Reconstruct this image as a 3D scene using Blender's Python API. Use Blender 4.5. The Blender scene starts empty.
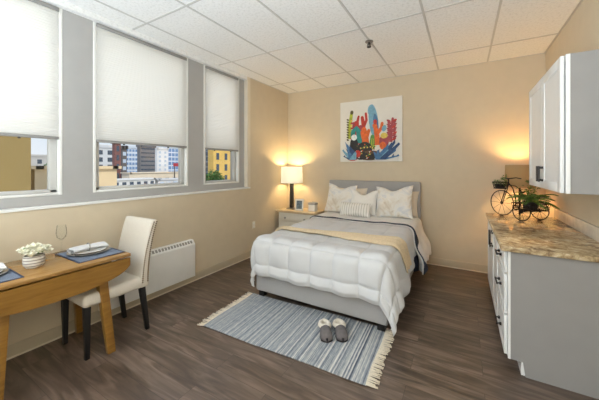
import bpy, bmesh, math, random
from mathutils import Vector, Matrix, noise
R = math.radians
PI = math.pi
random.seed(7)
scene = bpy.context.scene
col = scene.collection

# ------------------------------------------------------------------ materials
def srgb(r, g, b):
    f = lambda c: (c/255/12.92) if c/255 <= .04045 else ((c/255+.055)/1.055)**2.4
    return (f(r), f(g), f(b), 1)

def new_mat(name):
    m = bpy.data.materials.new(name); m.use_nodes = True
    return m, m.node_tree.nodes, m.node_tree.links, m.node_tree.nodes['Principled BSDF']

def mat(name, c, rough=.6, metal=0, var=0, scale=8, bump=0, bscale=60, spec=.5, stretch=(1, 1, 1), sheen=0):
    m, n, l, b = new_mat(name)
    b.inputs['Base Color'].default_value = c
    b.inputs['Roughness'].default_value = rough
    b.inputs['Metallic'].default_value = metal
    b.inputs['Specular IOR Level'].default_value = spec
    if sheen: b.inputs['Sheen Weight'].default_value = sheen
    tc = n.new('ShaderNodeTexCoord'); mp = n.new('ShaderNodeMapping')
    mp.inputs['Scale'].default_value = stretch
    l.new(tc.outputs['Object'], mp.inputs[0])
    nz = n.new('ShaderNodeTexNoise'); nz.inputs['Scale'].default_value = scale; nz.inputs['Detail'].default_value = 4
    l.new(mp.outputs[0], nz.inputs['Vector'])
    v = max(var, .02)
    rp = n.new('ShaderNodeValToRGB')
    rp.color_ramp.elements[0].position = .3; rp.color_ramp.elements[1].position = .7
    rp.color_ramp.elements[0].color = tuple(x*(1-v) for x in c[:3]) + (1,)
    rp.color_ramp.elements[1].color = tuple(min(1, x*(1+v)) for x in c[:3]) + (1,)
    l.new(nz.outputs['Fac'], rp.inputs[0]); l.new(rp.outputs[0], b.inputs['Base Color'])
    if bump:
        n2 = n.new('ShaderNodeTexNoise'); n2.inputs['Scale'].default_value = bscale; n2.inputs['Detail'].default_value = 3
        l.new(mp.outputs[0], n2.inputs['Vector'])
        bp = n.new('ShaderNodeBump'); bp.inputs['Strength'].default_value = bump; bp.inputs['Distance'].default_value = .01
        l.new(n2.outputs['Fac'], bp.inputs['Height']); l.new(bp.outputs[0], b.inputs['Normal'])
    return m

def ramp(n, stops, interp='LINEAR'):
    rp = n.new('ShaderNodeValToRGB'); cr = rp.color_ramp; cr.interpolation = interp
    while len(cr.elements) < len(stops): cr.elements.new(.5)
    for e, (p, c) in zip(cr.elements, stops): e.position = p; e.color = c
    return rp

def floor_mat():
    m, n, l, b = new_mat('plank_floor')
    tc = n.new('ShaderNodeTexCoord')
    br = n.new('ShaderNodeTexBrick')
    br.inputs['Color1'].default_value = (0, 0, 0, 1); br.inputs['Color2'].default_value = (1, 1, 1, 1)
    br.inputs['Mortar'].default_value = (.5, .5, .5, 1)
    br.inputs['Scale'].default_value = 1; br.inputs['Mortar Size'].default_value = .0016
    br.inputs['Mortar Smooth'].default_value = .2
    br.inputs['Brick Width'].default_value = 1.22; br.inputs['Row Height'].default_value = .18
    br.offset = .37
    l.new(tc.outputs['Object'], br.inputs['Vector'])
    mp = n.new('ShaderNodeMapping'); mp.inputs['Scale'].default_value = (1.4, 11, 1)
    l.new(tc.outputs['Object'], mp.inputs[0])
    add = n.new('ShaderNodeVectorMath'); add.operation = 'MULTIPLY_ADD'
    l.new(br.outputs['Color'], add.inputs[0]); add.inputs[1].default_value = (7, 3, 5)
    l.new(mp.outputs[0], add.inputs[2])
    nz = n.new('ShaderNodeTexNoise'); nz.inputs['Scale'].default_value = 1.5; nz.inputs['Detail'].default_value = 7; nz.inputs['Distortion'].default_value = 1.1
    l.new(add.outputs[0], nz.inputs['Vector'])
    rp = ramp(n, [(.28, srgb(62, 48, 38)), (.5, srgb(96, 79, 67)), (.72, srgb(132, 114, 101))])
    l.new(nz.outputs['Fac'], rp.inputs[0])
    mx = n.new('ShaderNodeMix'); mx.data_type = 'RGBA'; mx.blend_type = 'MULTIPLY'; mx.inputs['Factor'].default_value = 1
    t = ramp(n, [(0, (.80, .79, .78, 1)), (1, (1.08, 1.07, 1.06, 1))])
    l.new(br.outputs['Color'], t.inputs[0])
    l.new(rp.outputs[0], mx.inputs[6]); l.new(t.outputs[0], mx.inputs[7])
    mx2 = n.new('ShaderNodeMix'); mx2.data_type = 'RGBA'
    l.new(br.outputs['Fac'], mx2.inputs['Factor']); l.new(mx.outputs[2], mx2.inputs[6]); mx2.inputs[7].default_value = srgb(62, 48, 40)
    l.new(mx2.outputs[2], b.inputs['Base Color'])
    b.inputs['Roughness'].default_value = .38
    b.inputs['Specular IOR Level'].default_value = .9
    bp = n.new('ShaderNodeBump'); bp.inputs['Strength'].default_value = .08; bp.inputs['Distance'].default_value = .01
    l.new(nz.outputs['Fac'], bp.inputs['Height']); l.new(bp.outputs[0], b.inputs['Normal'])
    return m

def granite_mat():
    m, n, l, b = new_mat('granite')
    tc = n.new('ShaderNodeTexCoord')
    n1 = n.new('ShaderNodeTexNoise'); n1.inputs['Scale'].default_value = 14; n1.inputs['Detail'].default_value = 8; n1.inputs['Roughness'].default_value = .72
    n1.inputs['Distortion'].default_value = .6
    l.new(tc.outputs['Object'], n1.inputs['Vector'])
    rp = ramp(n, [(.3, srgb(92, 72, 52)), (.42, srgb(150, 124, 92)), (.52, srgb(192, 168, 130)), (.62, srgb(222, 206, 176)), (.75, srgb(150, 130, 108))])
    l.new(n1.outputs['Fac'], rp.inputs[0])
    v = n.new('ShaderNodeTexVoronoi'); v.inputs['Scale'].default_value = 160
    l.new(tc.outputs['Object'], v.inputs['Vector'])
    r2 = ramp(n, [(0, (.6, .57, .53, 1)), (.35, (1, 1, 1, 1))]); l.new(v.outputs['Distance'], r2.inputs[0])
    mx = n.new('ShaderNodeMix'); mx.data_type = 'RGBA'; mx.blend_type = 'MULTIPLY'; mx.inputs['Factor'].default_value = .8
    l.new(rp.outputs[0], mx.inputs[6]); l.new(r2.outputs[0], mx.inputs[7])
    l.new(mx.outputs[2], b.inputs['Base Color']); b.inputs['Roughness'].default_value = .16
    return m

def wood_mat(name, c0, c1, rough=.4, stretch=(10, 1.2, 10)):
    m, n, l, b = new_mat(name)
    tc = n.new('ShaderNodeTexCoord'); mp = n.new('ShaderNodeMapping'); mp.inputs['Scale'].default_value = stretch
    l.new(tc.outputs['Object'], mp.inputs[0])
    nz = n.new('ShaderNodeTexNoise'); nz.inputs['Scale'].default_value = 4; nz.inputs['Detail'].default_value = 6; nz.inputs['Distortion'].default_value = .8
    l.new(mp.outputs[0], nz.inputs['Vector'])
    rp = ramp(n, [(.3, c0), (.7, c1)]); l.new(nz.outputs['Fac'], rp.inputs[0]); l.new(rp.outputs[0], b.inputs['Base Color'])
    b.inputs['Roughness'].default_value = rough
    return m

def rug_mat():
    m, n, l, b = new_mat('striped_weave')
    tc = n.new('ShaderNodeTexCoord'); sp = n.new('ShaderNodeSeparateXYZ'); l.new(tc.outputs['Object'], sp.inputs[0])
    cb = n.new('ShaderNodeCombineXYZ'); l.new(sp.outputs['X'], cb.inputs['X'])
    def math_(op, a, bb, c=None):
        q = n.new('ShaderNodeMath'); q.operation = op
        for i, v in enumerate((a, bb, c)):
            if v is None: continue
            if isinstance(v, (int, float)): q.inputs[i].default_value = v
            else: l.new(v, q.inputs[i])
        return q.outputs[0]
    n1 = n.new('ShaderNodeTexNoise'); n1.inputs['Scale'].default_value = 46; n1.inputs['Detail'].default_value = 3; n1.inputs['Roughness'].default_value = .65
    l.new(cb.outputs[0], n1.inputs['Vector'])
    n2 = n.new('ShaderNodeTexNoise'); n2.inputs['Scale'].default_value = 70; n2.inputs['Detail'].default_value = 2
    mp = n.new('ShaderNodeMapping'); mp.inputs['Scale'].default_value = (2.0, .30, 1); l.new(tc.outputs['Object'], mp.inputs[0]); l.new(mp.outputs[0], n2.inputs['Vector'])
    # the weave gets bolder along the length of the rug
    k = math_('MULTIPLY_ADD', sp.outputs['X'], 1.5, 2.0)
    v = math_('MULTIPLY', math_('SUBTRACT', n1.outputs['Fac'], .5), k)
    v = math_('ADD', math_('ADD', v, .5), math_('MULTIPLY', math_('SUBTRACT', n2.outputs['Fac'], .5), .45))
    rp = ramp(n, [(.12, srgb(84, 89, 103)), (.36, srgb(134, 140, 149)), (.55, srgb(170, 173, 176)), (.72, srgb(206, 204, 199)), (.92, srgb(230, 225, 216))])
    l.new(v, rp.inputs[0]); l.new(rp.outputs[0], b.inputs['Base Color'])
    b.inputs['Roughness'].default_value = .95; b.inputs['Specular IOR Level'].default_value = .1
    w = n.new('ShaderNodeTexNoise'); w.inputs['Scale'].default_value = 220; l.new(tc.outputs['Object'], w.inputs['Vector'])
    bp = n.new('ShaderNodeBump'); bp.inputs['Strength'].default_value = .5; bp.inputs['Distance'].default_value = .004
    l.new(w.outputs['Fac'], bp.inputs['Height']); l.new(bp.outputs[0], b.inputs['Normal'])
    return m

def tile_mat():
    m, n, l, b = new_mat('fissured_tile')
    tc = n.new('ShaderNodeTexCoord')
    n1 = n.new('ShaderNodeTexNoise'); n1.inputs['Scale'].default_value = 42; n1.inputs['Detail'].default_value = 5; n1.inputs['Roughness'].default_value = .7
    l.new(tc.outputs['Object'], n1.inputs['Vector'])
    rp = ramp(n, [(.34, srgb(222, 221, 218)), (.5, srgb(238, 237, 235)), (1, srgb(243, 242, 240))]); l.new(n1.outputs['Fac'], rp.inputs[0])
    l.new(rp.outputs[0], b.inputs['Base Color']); b.inputs['Roughness'].default_value = .95; b.inputs['Specular IOR Level'].default_value = .1
    bp = n.new('ShaderNodeBump'); bp.inputs['Strength'].default_value = .35; bp.inputs['Distance'].default_value = .01
    l.new(n1.outputs['Fac'], bp.inputs['Height']); l.new(bp.outputs[0], b.inputs['Normal'])
    return m

def translucent(name, c, t=.5, rough=1):
    m, n, l, b = new_mat(name)
    b.inputs['Base Color'].default_value = c; b.inputs['Roughness'].default_value = 1; b.inputs['Specular IOR Level'].default_value = .1
    tr = n.new('ShaderNodeBsdfTranslucent'); tr.inputs['Color'].default_value = c
    mx = n.new('ShaderNodeMixShader'); mx.inputs[0].default_value = t
    tc = n.new('ShaderNodeTexCoord'); nz = n.new('ShaderNodeTexNoise'); nz.inputs['Scale'].default_value = 120
    l.new(tc.outputs['Object'], nz.inputs['Vector'])
    rp = ramp(n, [(.3, tuple(x*.985 for x in c[:3])+(1,)), (.7, c)]); l.new(nz.outputs['Fac'], rp.inputs[0]); l.new(rp.outputs[0], b.inputs['Base Color']); l.new(rp.outputs[0], tr.inputs['Color'])
    l.new(b.outputs[0], mx.inputs[1]); l.new(tr.outputs[0], mx.inputs[2]); l.new(mx.outputs[0], n['Material Output'].inputs[0])
    return m

def glass_mat(name='clear_glass', tint=(.98, .99, .99, 1), k=.07):
    m, n, l, b = new_mat(name); n.remove(b)
    tr = n.new('ShaderNodeBsdfTransparent'); tr.inputs['Color'].default_value = tint
    gl = n.new('ShaderNodeBsdfGlossy'); gl.inputs['Roughness'].default_value = .03
    lw = n.new('ShaderNodeLayerWeight'); lw.inputs['Blend'].default_value = .15
    mu = n.new('ShaderNodeMath'); mu.operation = 'MULTIPLY_ADD'; mu.inputs[1].default_value = .5; mu.inputs[2].default_value = k*.3
    l.new(lw.outputs['Fresnel'], mu.inputs[0])
    mx = n.new('ShaderNodeMixShader'); l.new(mu.outputs[0], mx.inputs[0]); l.new(tr.outputs[0], mx.inputs[1]); l.new(gl.outputs[0], mx.inputs[2])
    l.new(mx.outputs[0], n['Material Output'].inputs[0])
    return m

def floral_mat():
    m, n, l, b = new_mat('printed_linen')
    tc = n.new('ShaderNodeTexCoord')
    n1 = n.new('ShaderNodeTexNoise'); n1.inputs['Scale'].default_value = 6; n1.inputs['Detail'].default_value = 4; n1.inputs['Distortion'].default_value = .9
    l.new(tc.outputs['Object'], n1.inputs['Vector'])
    rp = ramp(n, [(.30, srgb(204, 190, 172)), (.42, srgb(230, 222, 210)), (.52, srgb(240, 236, 230)), (.62, srgb(220, 220, 222)), (.70, srgb(240, 236, 229))])
    l.new(n1.outputs['Fac'], rp.inputs[0]); l.new(rp.outputs[0], b.inputs['Base Color']); b.inputs['Roughness'].default_value = .9; b.inputs['Specular IOR Level'].default_value = .15
    return m

def stripe_mat(name, c0, c1, axis='X', scale=30, width=.5, rough=.8):
    m, n, l, b = new_mat(name)
    tc = n.new('ShaderNodeTexCoord'); sp = n.new('ShaderNodeSeparateXYZ'); l.new(tc.outputs['Object'], sp.inputs[0])
    mu = n.new('ShaderNodeMath'); mu.operation = 'MULTIPLY'; mu.inputs[1].default_value = scale; l.new(sp.outputs[axis], mu.inputs[0])
    fr = n.new('ShaderNodeMath'); fr.operation = 'FRACT'; l.new(mu.outputs[0], fr.inputs[0])
    rp = ramp(n, [(0, c0), (width, c0), (min(width+.08, .99), c1), (1, c1)]); l.new(fr.outputs[0], rp.inputs[0])
    l.new(rp.outputs[0], b.inputs['Base Color']); b.inputs['Roughness'].default_value = rough
    return m

M = {}
M['wall'] = mat('tan_paint', srgb(214, 199, 174), .75, bump=.05, bscale=90, spec=.25)
M['base'] = mat('tan_vinyl', srgb(194, 180, 156), .55)
M['cream'] = mat('cream_trim', srgb(226, 214, 194), .5)
M['grey_trim'] = mat('grey_enamel', srgb(172, 170, 168), .45)
M['white_trim'] = mat('white_vinyl', srgb(236, 235, 231), .4)
M['tile'] = tile_mat()
M['sash'] = mat('grey_sash', srgb(196, 194, 190), .4)
M['tbar'] = mat('ceiling_rail', srgb(198, 196, 192), .5)
M['floor'] = floor_mat()
M['blind'] = translucent('shade_cloth', srgb(243, 241, 237), .45)
M['rail'] = mat('shade_rail', srgb(150, 148, 145), .4)
M['glass'] = glass_mat()
M['cab'] = mat('white_lacquer', srgb(240, 239, 237), .32)
M['cabside'] = mat('cabinet_side_grey', srgb(154, 151, 149), .4)  # end and side panels, darker grey than the door fronts
M['dark'] = mat('dark_gap', srgb(60, 56, 52), .7)
M['black'] = mat('black_wood', srgb(26, 24, 24), .4)
M['iron'] = mat('black_iron', srgb(36, 31, 29), .45, metal=.6)
M['pull'] = mat('bronze_pull', srgb(58, 54, 52), .35, metal=.7)
M['granite'] = granite_mat()
M['splash'] = mat('splash_stone', srgb(222, 212, 196), .25, var=.12, scale=14)
M['oak'] = wood_mat('honey_oak', srgb(134, 94, 38), srgb(158, 116, 54), .3)
M['oaktop'] = wood_mat('honey_oak_top', srgb(152, 112, 60), srgb(178, 136, 82), .14)
M['linen'] = mat('cream_linen', srgb(220, 211, 198), .9, bump=.25, bscale=300, spec=.15, var=.05, scale=120)
M['nail'] = mat('brass_nail', srgb(120, 98, 70), .4, metal=.5)
M['white'] = mat('white_enamel', srgb(240, 239, 236), .35)
M['slot'] = mat('grille_shadow', srgb(150, 148, 144), .6)
M['quilt'] = mat('white_quilt', srgb(214, 214, 216), .9, bump=.12, bscale=120, spec=.1)
M['sheet'] = mat('pale_sheet', srgb(236, 234, 232), .9, bump=.15, bscale=40, spec=.1, var=.04, scale=10)
M['navy'] = mat('navy_cotton', srgb(62, 68, 84), .9, spec=.1, var=.15, scale=30)
M['throw'] = mat('tan_knit', srgb(226, 206, 174), .95, bump=.5, bscale=160, spec=.1, var=.08, scale=60)
M['grey_up'] = mat('grey_upholstery', srgb(172, 170, 170), .92, bump=.2, bscale=320, spec=.12, var=.05, scale=150)
M['floral'] = floral_mat()
M['pillow'] = mat('white_cotton', srgb(240, 237, 232), .9, bump=.1, bscale=40, spec=.1)
M['beigepillow'] = mat('beige_cotton', srgb(230, 218, 200), .9, spec=.1)
M['stripe'] = stripe_mat('striped_cotton', srgb(238, 235, 229), srgb(204, 199, 192), 'X', 26, .66)
M['nsbody'] = mat('antique_cream', srgb(226, 220, 208), .45)
M['nstop'] = wood_mat('pale_wood', srgb(208, 186, 150), srgb(222, 202, 168), .35)
M['shade'] = translucent('lamp_linen', srgb(240, 243, 246), .30)
M['wshade'] = translucent('woven_shade', srgb(190, 160, 116), .06)
M['steel'] = mat('brushed_steel', srgb(160, 156, 150), .3, metal=.9)
M['photo'] = mat('photo_print', srgb(96, 112, 120), .4, var=.6, scale=24)
M['rug'] = rug_mat()
M['fringe'] = mat('cream_fringe', srgb(226, 214, 194), .95, spec=.1, var=.1, scale=60)
M['slipper'] = mat('grey_felt', srgb(112, 106, 106), .95, bump=.3, bscale=200, spec=.1, var=.1, scale=40)
M['sole'] = mat('dark_sole', srgb(52, 48, 50), .8)
M['fluff'] = mat('cream_fleece', srgb(236, 226, 212), 1, bump=.9, bscale=90, spec=.05)
M['mat_blue'] = stripe_mat('blue_weave', srgb(98, 108, 128), srgb(128, 138, 154), 'X', 90, .5, .9)
M['mat_edge'] = mat('navy_hem', srgb(58, 66, 88), .9)
M['china'] = mat('white_china', srgb(238, 236, 232), .15)
M['charger'] = mat('pewter_rim', srgb(176, 172, 166), .22, metal=.5)
M['napkin'] = mat('grey_napkin', srgb(214, 212, 212), .9, var=.06, scale=20)
M['bowl'] = stripe_mat('banded_ceramic', srgb(232, 228, 222), srgb(150, 142, 136), 'Z', 48, .62, .4)
M['petal'] = mat('cream_petal', srgb(250, 246, 226), .7, spec=.2)
M['leaf'] = mat('green_leaf', srgb(74, 122, 46), .5, var=.3, scale=20)
M['fern'] = mat('dark_fern', srgb(78, 122, 50), .55, var=.35, scale=14)
M['soil'] = mat('dark_pot', srgb(44, 40, 40), .6)
M['plate'] = mat('ivory_plastic', srgb(232, 226, 212), .4)
M['brass'] = mat('dull_brass', srgb(120, 104, 84), .4, metal=.8)

# ------------------------------------------------------------------ mesh builder
class MB:
    def __init__(s): s.bm = bmesh.new()
    def _merge(s, b, mi, m=None):
        for f in b.faces: f.material_index = mi
        if m is not None: bmesh.ops.transform(b, matrix=m, verts=b.verts)
        t = bpy.data.meshes.new('t'); b.to_mesh(t); b.free(); s.bm.from_mesh(t); bpy.data.meshes.remove(t)
        return s
    def box(s, x0, x1, y0, y1, z0, z1, bev=0, mi=0, seg=2, m=None):
        b = bmesh.new()
        r = bmesh.ops.create_cube(b, size=1)
        for v in b.verts:
            v.co = Vector(((x0+x1)/2+v.co.x*(x1-x0), (y0+y1)/2+v.co.y*(y1-y0), (z0+z1)/2+v.co.z*(z1-z0)))
        if bev: bmesh.ops.bevel(b, geom=list(b.edges), offset=min(bev, .49*min(abs(x1-x0), abs(y1-y0), abs(z1-z0))), segments=seg, profile=.5, affect='EDGES')
        return s._merge(b, mi, m)
    def hexa(s, lo, hi, bev=0, mi=0):
        """lo, hi: four corners each (counter-clockwise seen from above)."""
        b = bmesh.new()
        vs = [b.verts.new(p) for p in list(lo)+list(hi)]
        for f in [(3, 2, 1, 0), (4, 5, 6, 7), (0, 1, 5, 4), (1, 2, 6, 5), (2, 3, 7, 6), (3, 0, 4, 7)]: b.faces.new([vs[i] for i in f])
        if bev: bmesh.ops.bevel(b, geom=list(b.edges), offset=bev, segments=2, profile=.5, affect='EDGES')
        return s._merge(b, mi)
    def tube(s, pts, r, seg=8, mi=0, closed=False, cap=True):
        b = bmesh.new(); pts = [Vector(p) for p in pts]; n = len(pts)
        rr = r if isinstance(r, (list, tuple)) else [r]*n
        rings = []; up = None
        for i, p in enumerate(pts):
            if closed: d = pts[(i+1) % n]-pts[i-1]
            else: d = pts[min(i+1, n-1)]-pts[max(i-1, 0)]
            d.normalize()
            if up is None:
                up = Vector((0, 0, 1)) if abs(d.z) < .9 else Vector((1, 0, 0))
            u = up-d*up.dot(d)
            if u.length < 1e-5: u = d.orthogonal()
            u.normalize(); up = u; w = d.cross(u)
            rings.append([b.verts.new(p+(u*math.cos(2*PI*k/seg)+w*math.sin(2*PI*k/seg))*rr[i]) for k in range(seg)])
        for i in range(n if closed else n-1):
            a, c = rings[i], rings[(i+1) % n]
            for k in range(seg): b.faces.new((a[k], a[(k+1) % seg], c[(k+1) % seg], c[k]))
        if cap and not closed: b.faces.new(rings[0][::-1]); b.faces.new(rings[-1])
        return s._merge(b, mi)
    def ring(s, c, n, rad, r, seg=36, ts=6, mi=0, squash=1):
        n = Vector(n).normalized(); u = n.orthogonal().normalized(); w = n.cross(u); c = Vector(c)
        return s.tube([c+(u*math.cos(2*PI*k/seg)+w*math.sin(2*PI*k/seg))*rad for k in range(seg)], r, ts, mi, closed=True)
    def lathe(s, prof, c=(0, 0, 0), seg=32, mi=0, sx=1, sy=1, fn=None):
        b = bmesh.new(); rings = []
        for r, z in prof:
            if r < 1e-6: rings.append([b.verts.new((c[0], c[1], c[2]+z))])
            else: rings.append([b.verts.new((c[0]+r*sx*math.cos(2*PI*k/seg), c[1]+r*sy*math.sin(2*PI*k/seg), c[2]+z)) for k in range(seg)])
        for a, d in zip(rings, rings[1:]):
            for k in range(seg):
                q = []
                for ring_, kk in ((a, k), (a, k+1), (d, k+1), (d, k)):
                    v = ring_[kk % len(ring_)]
                    if v not in q: q.append(v)
                if len(q) > 2: b.faces.new(q)
        return s._merge(b, mi)
    def prism(s, poly, axis, a, bb, mi=0, bev=0):
        """poly in the two other axes (in x,y,z order), extruded along axis from a to bb."""
        b = bmesh.new()
        def P(p, t):
            q = list(p); q.insert('xyz'.index(axis), t); return q
        lo = [b.verts.new(P(p, a)) for p in poly]; hi = [b.verts.new(P(p, bb)) for p in poly]; n = len(poly)
        b.faces.new(lo); b.faces.new(hi[::-1])
        for i in range(n): b.faces.new((lo[i], hi[i], hi[(i+1) % n], lo[(i+1) % n]))
        bmesh.ops.recalc_face_normals(b, faces=list(b.faces))
        if bev: bmesh.ops.bevel(b, geom=[e for e in b.edges if e.calc_face_angle(0) > .5], offset=bev, segments=2, profile=.5, affect='EDGES')
        return s._merge(b, mi)
    def grid(s, fn, nu, nv, mi=0, wrapu=False):
        b = bmesh.new()
        g = [[b.verts.new(fn(i/nu, j/nv)) for j in range(nv+1)] for i in range(nu if wrapu else nu+1)]
        for i in range(nu):
            for j in range(nv):
                i2 = (i+1) % len(g) if wrapu else i+1
                b.faces.new((g[i][j], g[i2][j], g[i2][j+1], g[i][j+1]))
        return s._merge(b, mi)
    def ball(s, c, r, seg=12, mi=0, sc=(1, 1, 1), rough=0, seed=0):
        b = bmesh.new(); bmesh.ops.create_icosphere(b, subdivisions=2 if seg < 16 else 3, radius=1)
        for v in b.verts:
            k = 1+rough*noise.noise(v.co*2.2+Vector((seed, seed*.7, 0)))
            v.co = Vector((c[0]+v.co.x*r*sc[0]*k, c[1]+v.co.y*r*sc[1]*k, c[2]+v.co.z*r*sc[2]*k))
        return s._merge(b, mi)
    def poly(s, pts, mi=0):
        b = bmesh.new(); b.faces.new([b.verts.new(p) for p in pts]); return s._merge(b, mi)
    def build(s, name, mats, parent=None, smooth=40, weld=False, local=False):
        if weld: bmesh.ops.remove_doubles(s.bm, verts=s.bm.verts, dist=1e-5)
        me = bpy.data.meshes.new(name); 
        org = Vector((0, 0, 0))
        if parent is not None and not local: org = wloc(parent)
        if parent is None and not local:
            xs = [v.co for v in s.bm.verts]
            lo = [min(c[i] for c in xs) for i in range(3)]; hi = [max(c[i] for c in xs) for i in range(3)]
            org = Vector(((lo[0]+hi[0])/2, (lo[1]+hi[1])/2, lo[2]))
        bmesh.ops.translate(s.bm, verts=s.bm.verts, vec=-org)
        s.bm.to_mesh(me); s.bm.free()
        for m_ in (mats if isinstance(mats, (list, tuple)) else [mats]): me.materials.append(m_)
        for p in me.polygons: p.use_smooth = bool(smooth)
        if smooth and smooth < 180: me.set_sharp_from_angle(angle=R(smooth))
        o = bpy.data.objects.new(name, me); col.objects.link(o)
        if parent is not None: o.parent = parent
        elif not local: o.location = org
        return o

def wloc(o):
    v = Vector(o.location)
    while o.parent is not None: o = o.parent; v += Vector(o.location)
    return v

def tag(o, label, cat, group=None):
    o['label'] = label; o['category'] = cat
    if group: o['group'] = group
    return o
def thing(name, label, cat, loc, rz=0, group=None):
    o = bpy.data.objects.new(name, None); col.objects.link(o); o.empty_display_size = .1
    o.location = loc; o.rotation_euler = (0, 0, rz)
    return tag(o, label, cat, group)
def struct(o, label=None):
    o['kind'] = 'structure'
    if label: o['label'] = label
    return o
def dup(root, loc, rz, label, name=None):
    def cp(o, parent):
        c = o.copy(); col.objects.link(c); c.parent = parent
        for ch in [x for x in bpy.data.objects if x.parent == o]: cp(ch, c)
        return c
    r = cp(root, None); r.location = loc; r.rotation_euler = (0, 0, rz); r['label'] = label
    return r

# ------------------------------------------------------------------ room shell
RW, YB, YR, ZC = 3.895, 4.65, -3.2, 2.92
SILL = 1.144; FX = -.06          # face of window frame wall
struct(MB().box(-.30, RW+.2, YR-.2, YB+.2, -.2, 0).build('floor', M['floor'], smooth=0))
struct(MB().box(-.30, RW+.2, YR-.2, YB+.2, ZC, ZC+.25).build('ceiling', M['tile'], smooth=0))
b = MB()
for k in range(-1, 7):
    x = .245+.607*k
    if -.1 < x < RW: b.box(x-.010, x+.010, YR, YB, ZC-.004, ZC+.01)
for k in range(-5, 3):
    y = 1.645+1.195*k
    if YR < y < YB: b.box(-.06, RW, y-.010, y+.010, ZC-.0045, ZC+.01)
b.box(0, RW, YB-.018, YB, ZC-.005, ZC+.01); b.box(RW-.018, RW, YR, YB, ZC-.005, ZC+.01); b.box(0, .018, 3.51, YB, ZC-.005, ZC+.01)
struct(b.build('trim_1', M['tbar'], smooth=0), 'grey rails of the suspended ceiling grid')
struct(MB().box(0, RW, YB, YB+.2, 0, ZC).build('wall_back', M['wall'], smooth=0))
struct(MB().box(RW, RW+.2, YR, YB, 0, ZC).build('wall_right', M['wall'], smooth=0))
struct(MB().box(0, RW, YR-.2, YR, 0, ZC).build('wall_rear', M['wall'], smooth=0))
b = MB().box(-.25, 0, YR, 3.51, 0, SILL-.02).box(-.25, 0, 3.51, YB, 0, ZC)
struct(b.build('wall_left', M['wall'], smooth=0))
struct(MB().box(-.25, .008, 3.440, 3.512, SILL, ZC).build('trim_2', M['cream'], smooth=0), 'cream jamb at the end of the window recess')
struct(MB().box(FX, .012, YR, 3.512, SILL-.022, SILL, .003).build('trim_3', M['white_trim'], smooth=0), 'long white window sill')
# frame wall: low band, head band and the piers between the windows
piers = [(-2.80, -2.56), (-1.52, -1.28), (-.24, .0), (1.066, 1.302), (2.372, 2.622), (3.32, 3.44)]
b = MB().box(-.25, FX, YR, 3.44, SILL-.02, 1.225)
for y0, y1 in piers: b.box(-.25, FX, y0, y1, 1.225, 2.868)
b.box(-.25, FX, YR, -2.8, 1.225, 2.868)
struct(b.build('trim_4', M['grey_trim'], smooth=0), 'grey painted piers and bands around the windows')
openings = [(p[1], q[0]) for p, q in zip(piers, piers[1:])]
for i, (y0, y1) in enumerate(openings):
    w = struct(bpy.data.objects.new('window_%d' % (i+1), None)); col.objects.link(w); w.location = (-.12, (y0+y1)/2, 1.225)
    f = MB()
    z0, z1 = 1.225, 2.868
    f.box(-.17, FX+.004, y0, y0+.026, z0, z1, .004).box(-.17, FX+.004, y1-.026, y1, z0, z1, .004).box(-.17, FX-.004, y0, y1, z0, z0+.02, .004).box(-.17, FX-.004, y0, y1, z1-.03, z1, .004)
    f.build('outer_frame', M['white_trim'], w)
    s_ = MB()
    s_.box(-.15, -.095, y0+.026, y0+.07, z0+.02, z1-.03, .006).box(-.15, -.095, y1-.08, y1-.026, z0+.02, z1-.03, .006).box(-.15, -.095, y0+.02, y1-.02, z0+.018, z0+.05, .006).box(-.15, -.095, y0+.02, y1-.02, z1-.08, z1-.03, .006)
    s_.build('sash', M['sash'], w)
    MB().box(-.125, -.119, y0+.06, y1-.07, z0+.045, z1-.07).build('pane', M['glass'], w, smooth=0)
# vinyl base at the wall feet
struct(MB().box(0, RW, YB-.008, YB, .0, .105, .003).box(0, RW, YB-.016, YB, 0, .014, .004, mi=1).build('baseboard_back', [M['base'], M['cream']]))
struct(MB().box(0, .008, YR, YB, .0, .105, .003).box(0, .016, YR, YB, 0, .014, .004, mi=1).build('baseboard_left', [M['base'], M['cream']]))
struct(MB().box(RW-.008, RW, YR, 2.45, .0, .105, .003).box(RW-.016, RW, YR, 2.45, 0, .014, .004, mi=1).build('baseboard_right', [M['base'], M['cream']]))

struct(MB().box(-.25, .0, YR, 3.44, 2.868, ZC).build('trim_5', M['tile'], smooth=0), 'white ceiling edge above the windows')
# ------------------------------------------------------------------ window shades
def shade(y0, y1, label):
    zb = 1.735
    t = thing('window_shade', label, 'blind', (-.05, (y0+y1)/2, zb-.022), group='cellular shades on the windows')
    p = 0.022; n = int((2.83-zb)/p)
    front = []
    for k in range(n+1):
        z = zb+k*(2.83-zb)/n
        front.append((-.058, z)); 
        if k < n: front.append((-.0555, z+p/2))
    back = [(-.076, z) for _, z in front[::-1]]
    MB().prism([(a, c) for a, c in front+back], 'y', y0, y1).build('shade_cloth', M['blind'], t, smooth=0)
    MB().box(-.082, -.046, y0, y1, zb-.024, zb, .004).build('bottom_rail', M['rail'], t)
    MB().box(-.086, -.044, y0, y1, 2.828, 2.862, .004).build('head_rail', M['rail'], t)
    for q in (.25, .75):
        y = y0+(y1-y0)*q
        MB().box(-.066, -.048, y-.008, y+.008, zb-.036, zb-.024, .003).build('pull_tab', M['dark'], t)
shade(.028, 1.038, 'white cellular shade on the window beside the dining table')
shade(1.330, 2.344, 'white cellular shade on the wide middle window between the two grey piers')
shade(2.652, 3.292, 'narrow white cellular shade on the window closest to the bedside lamp')

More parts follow.
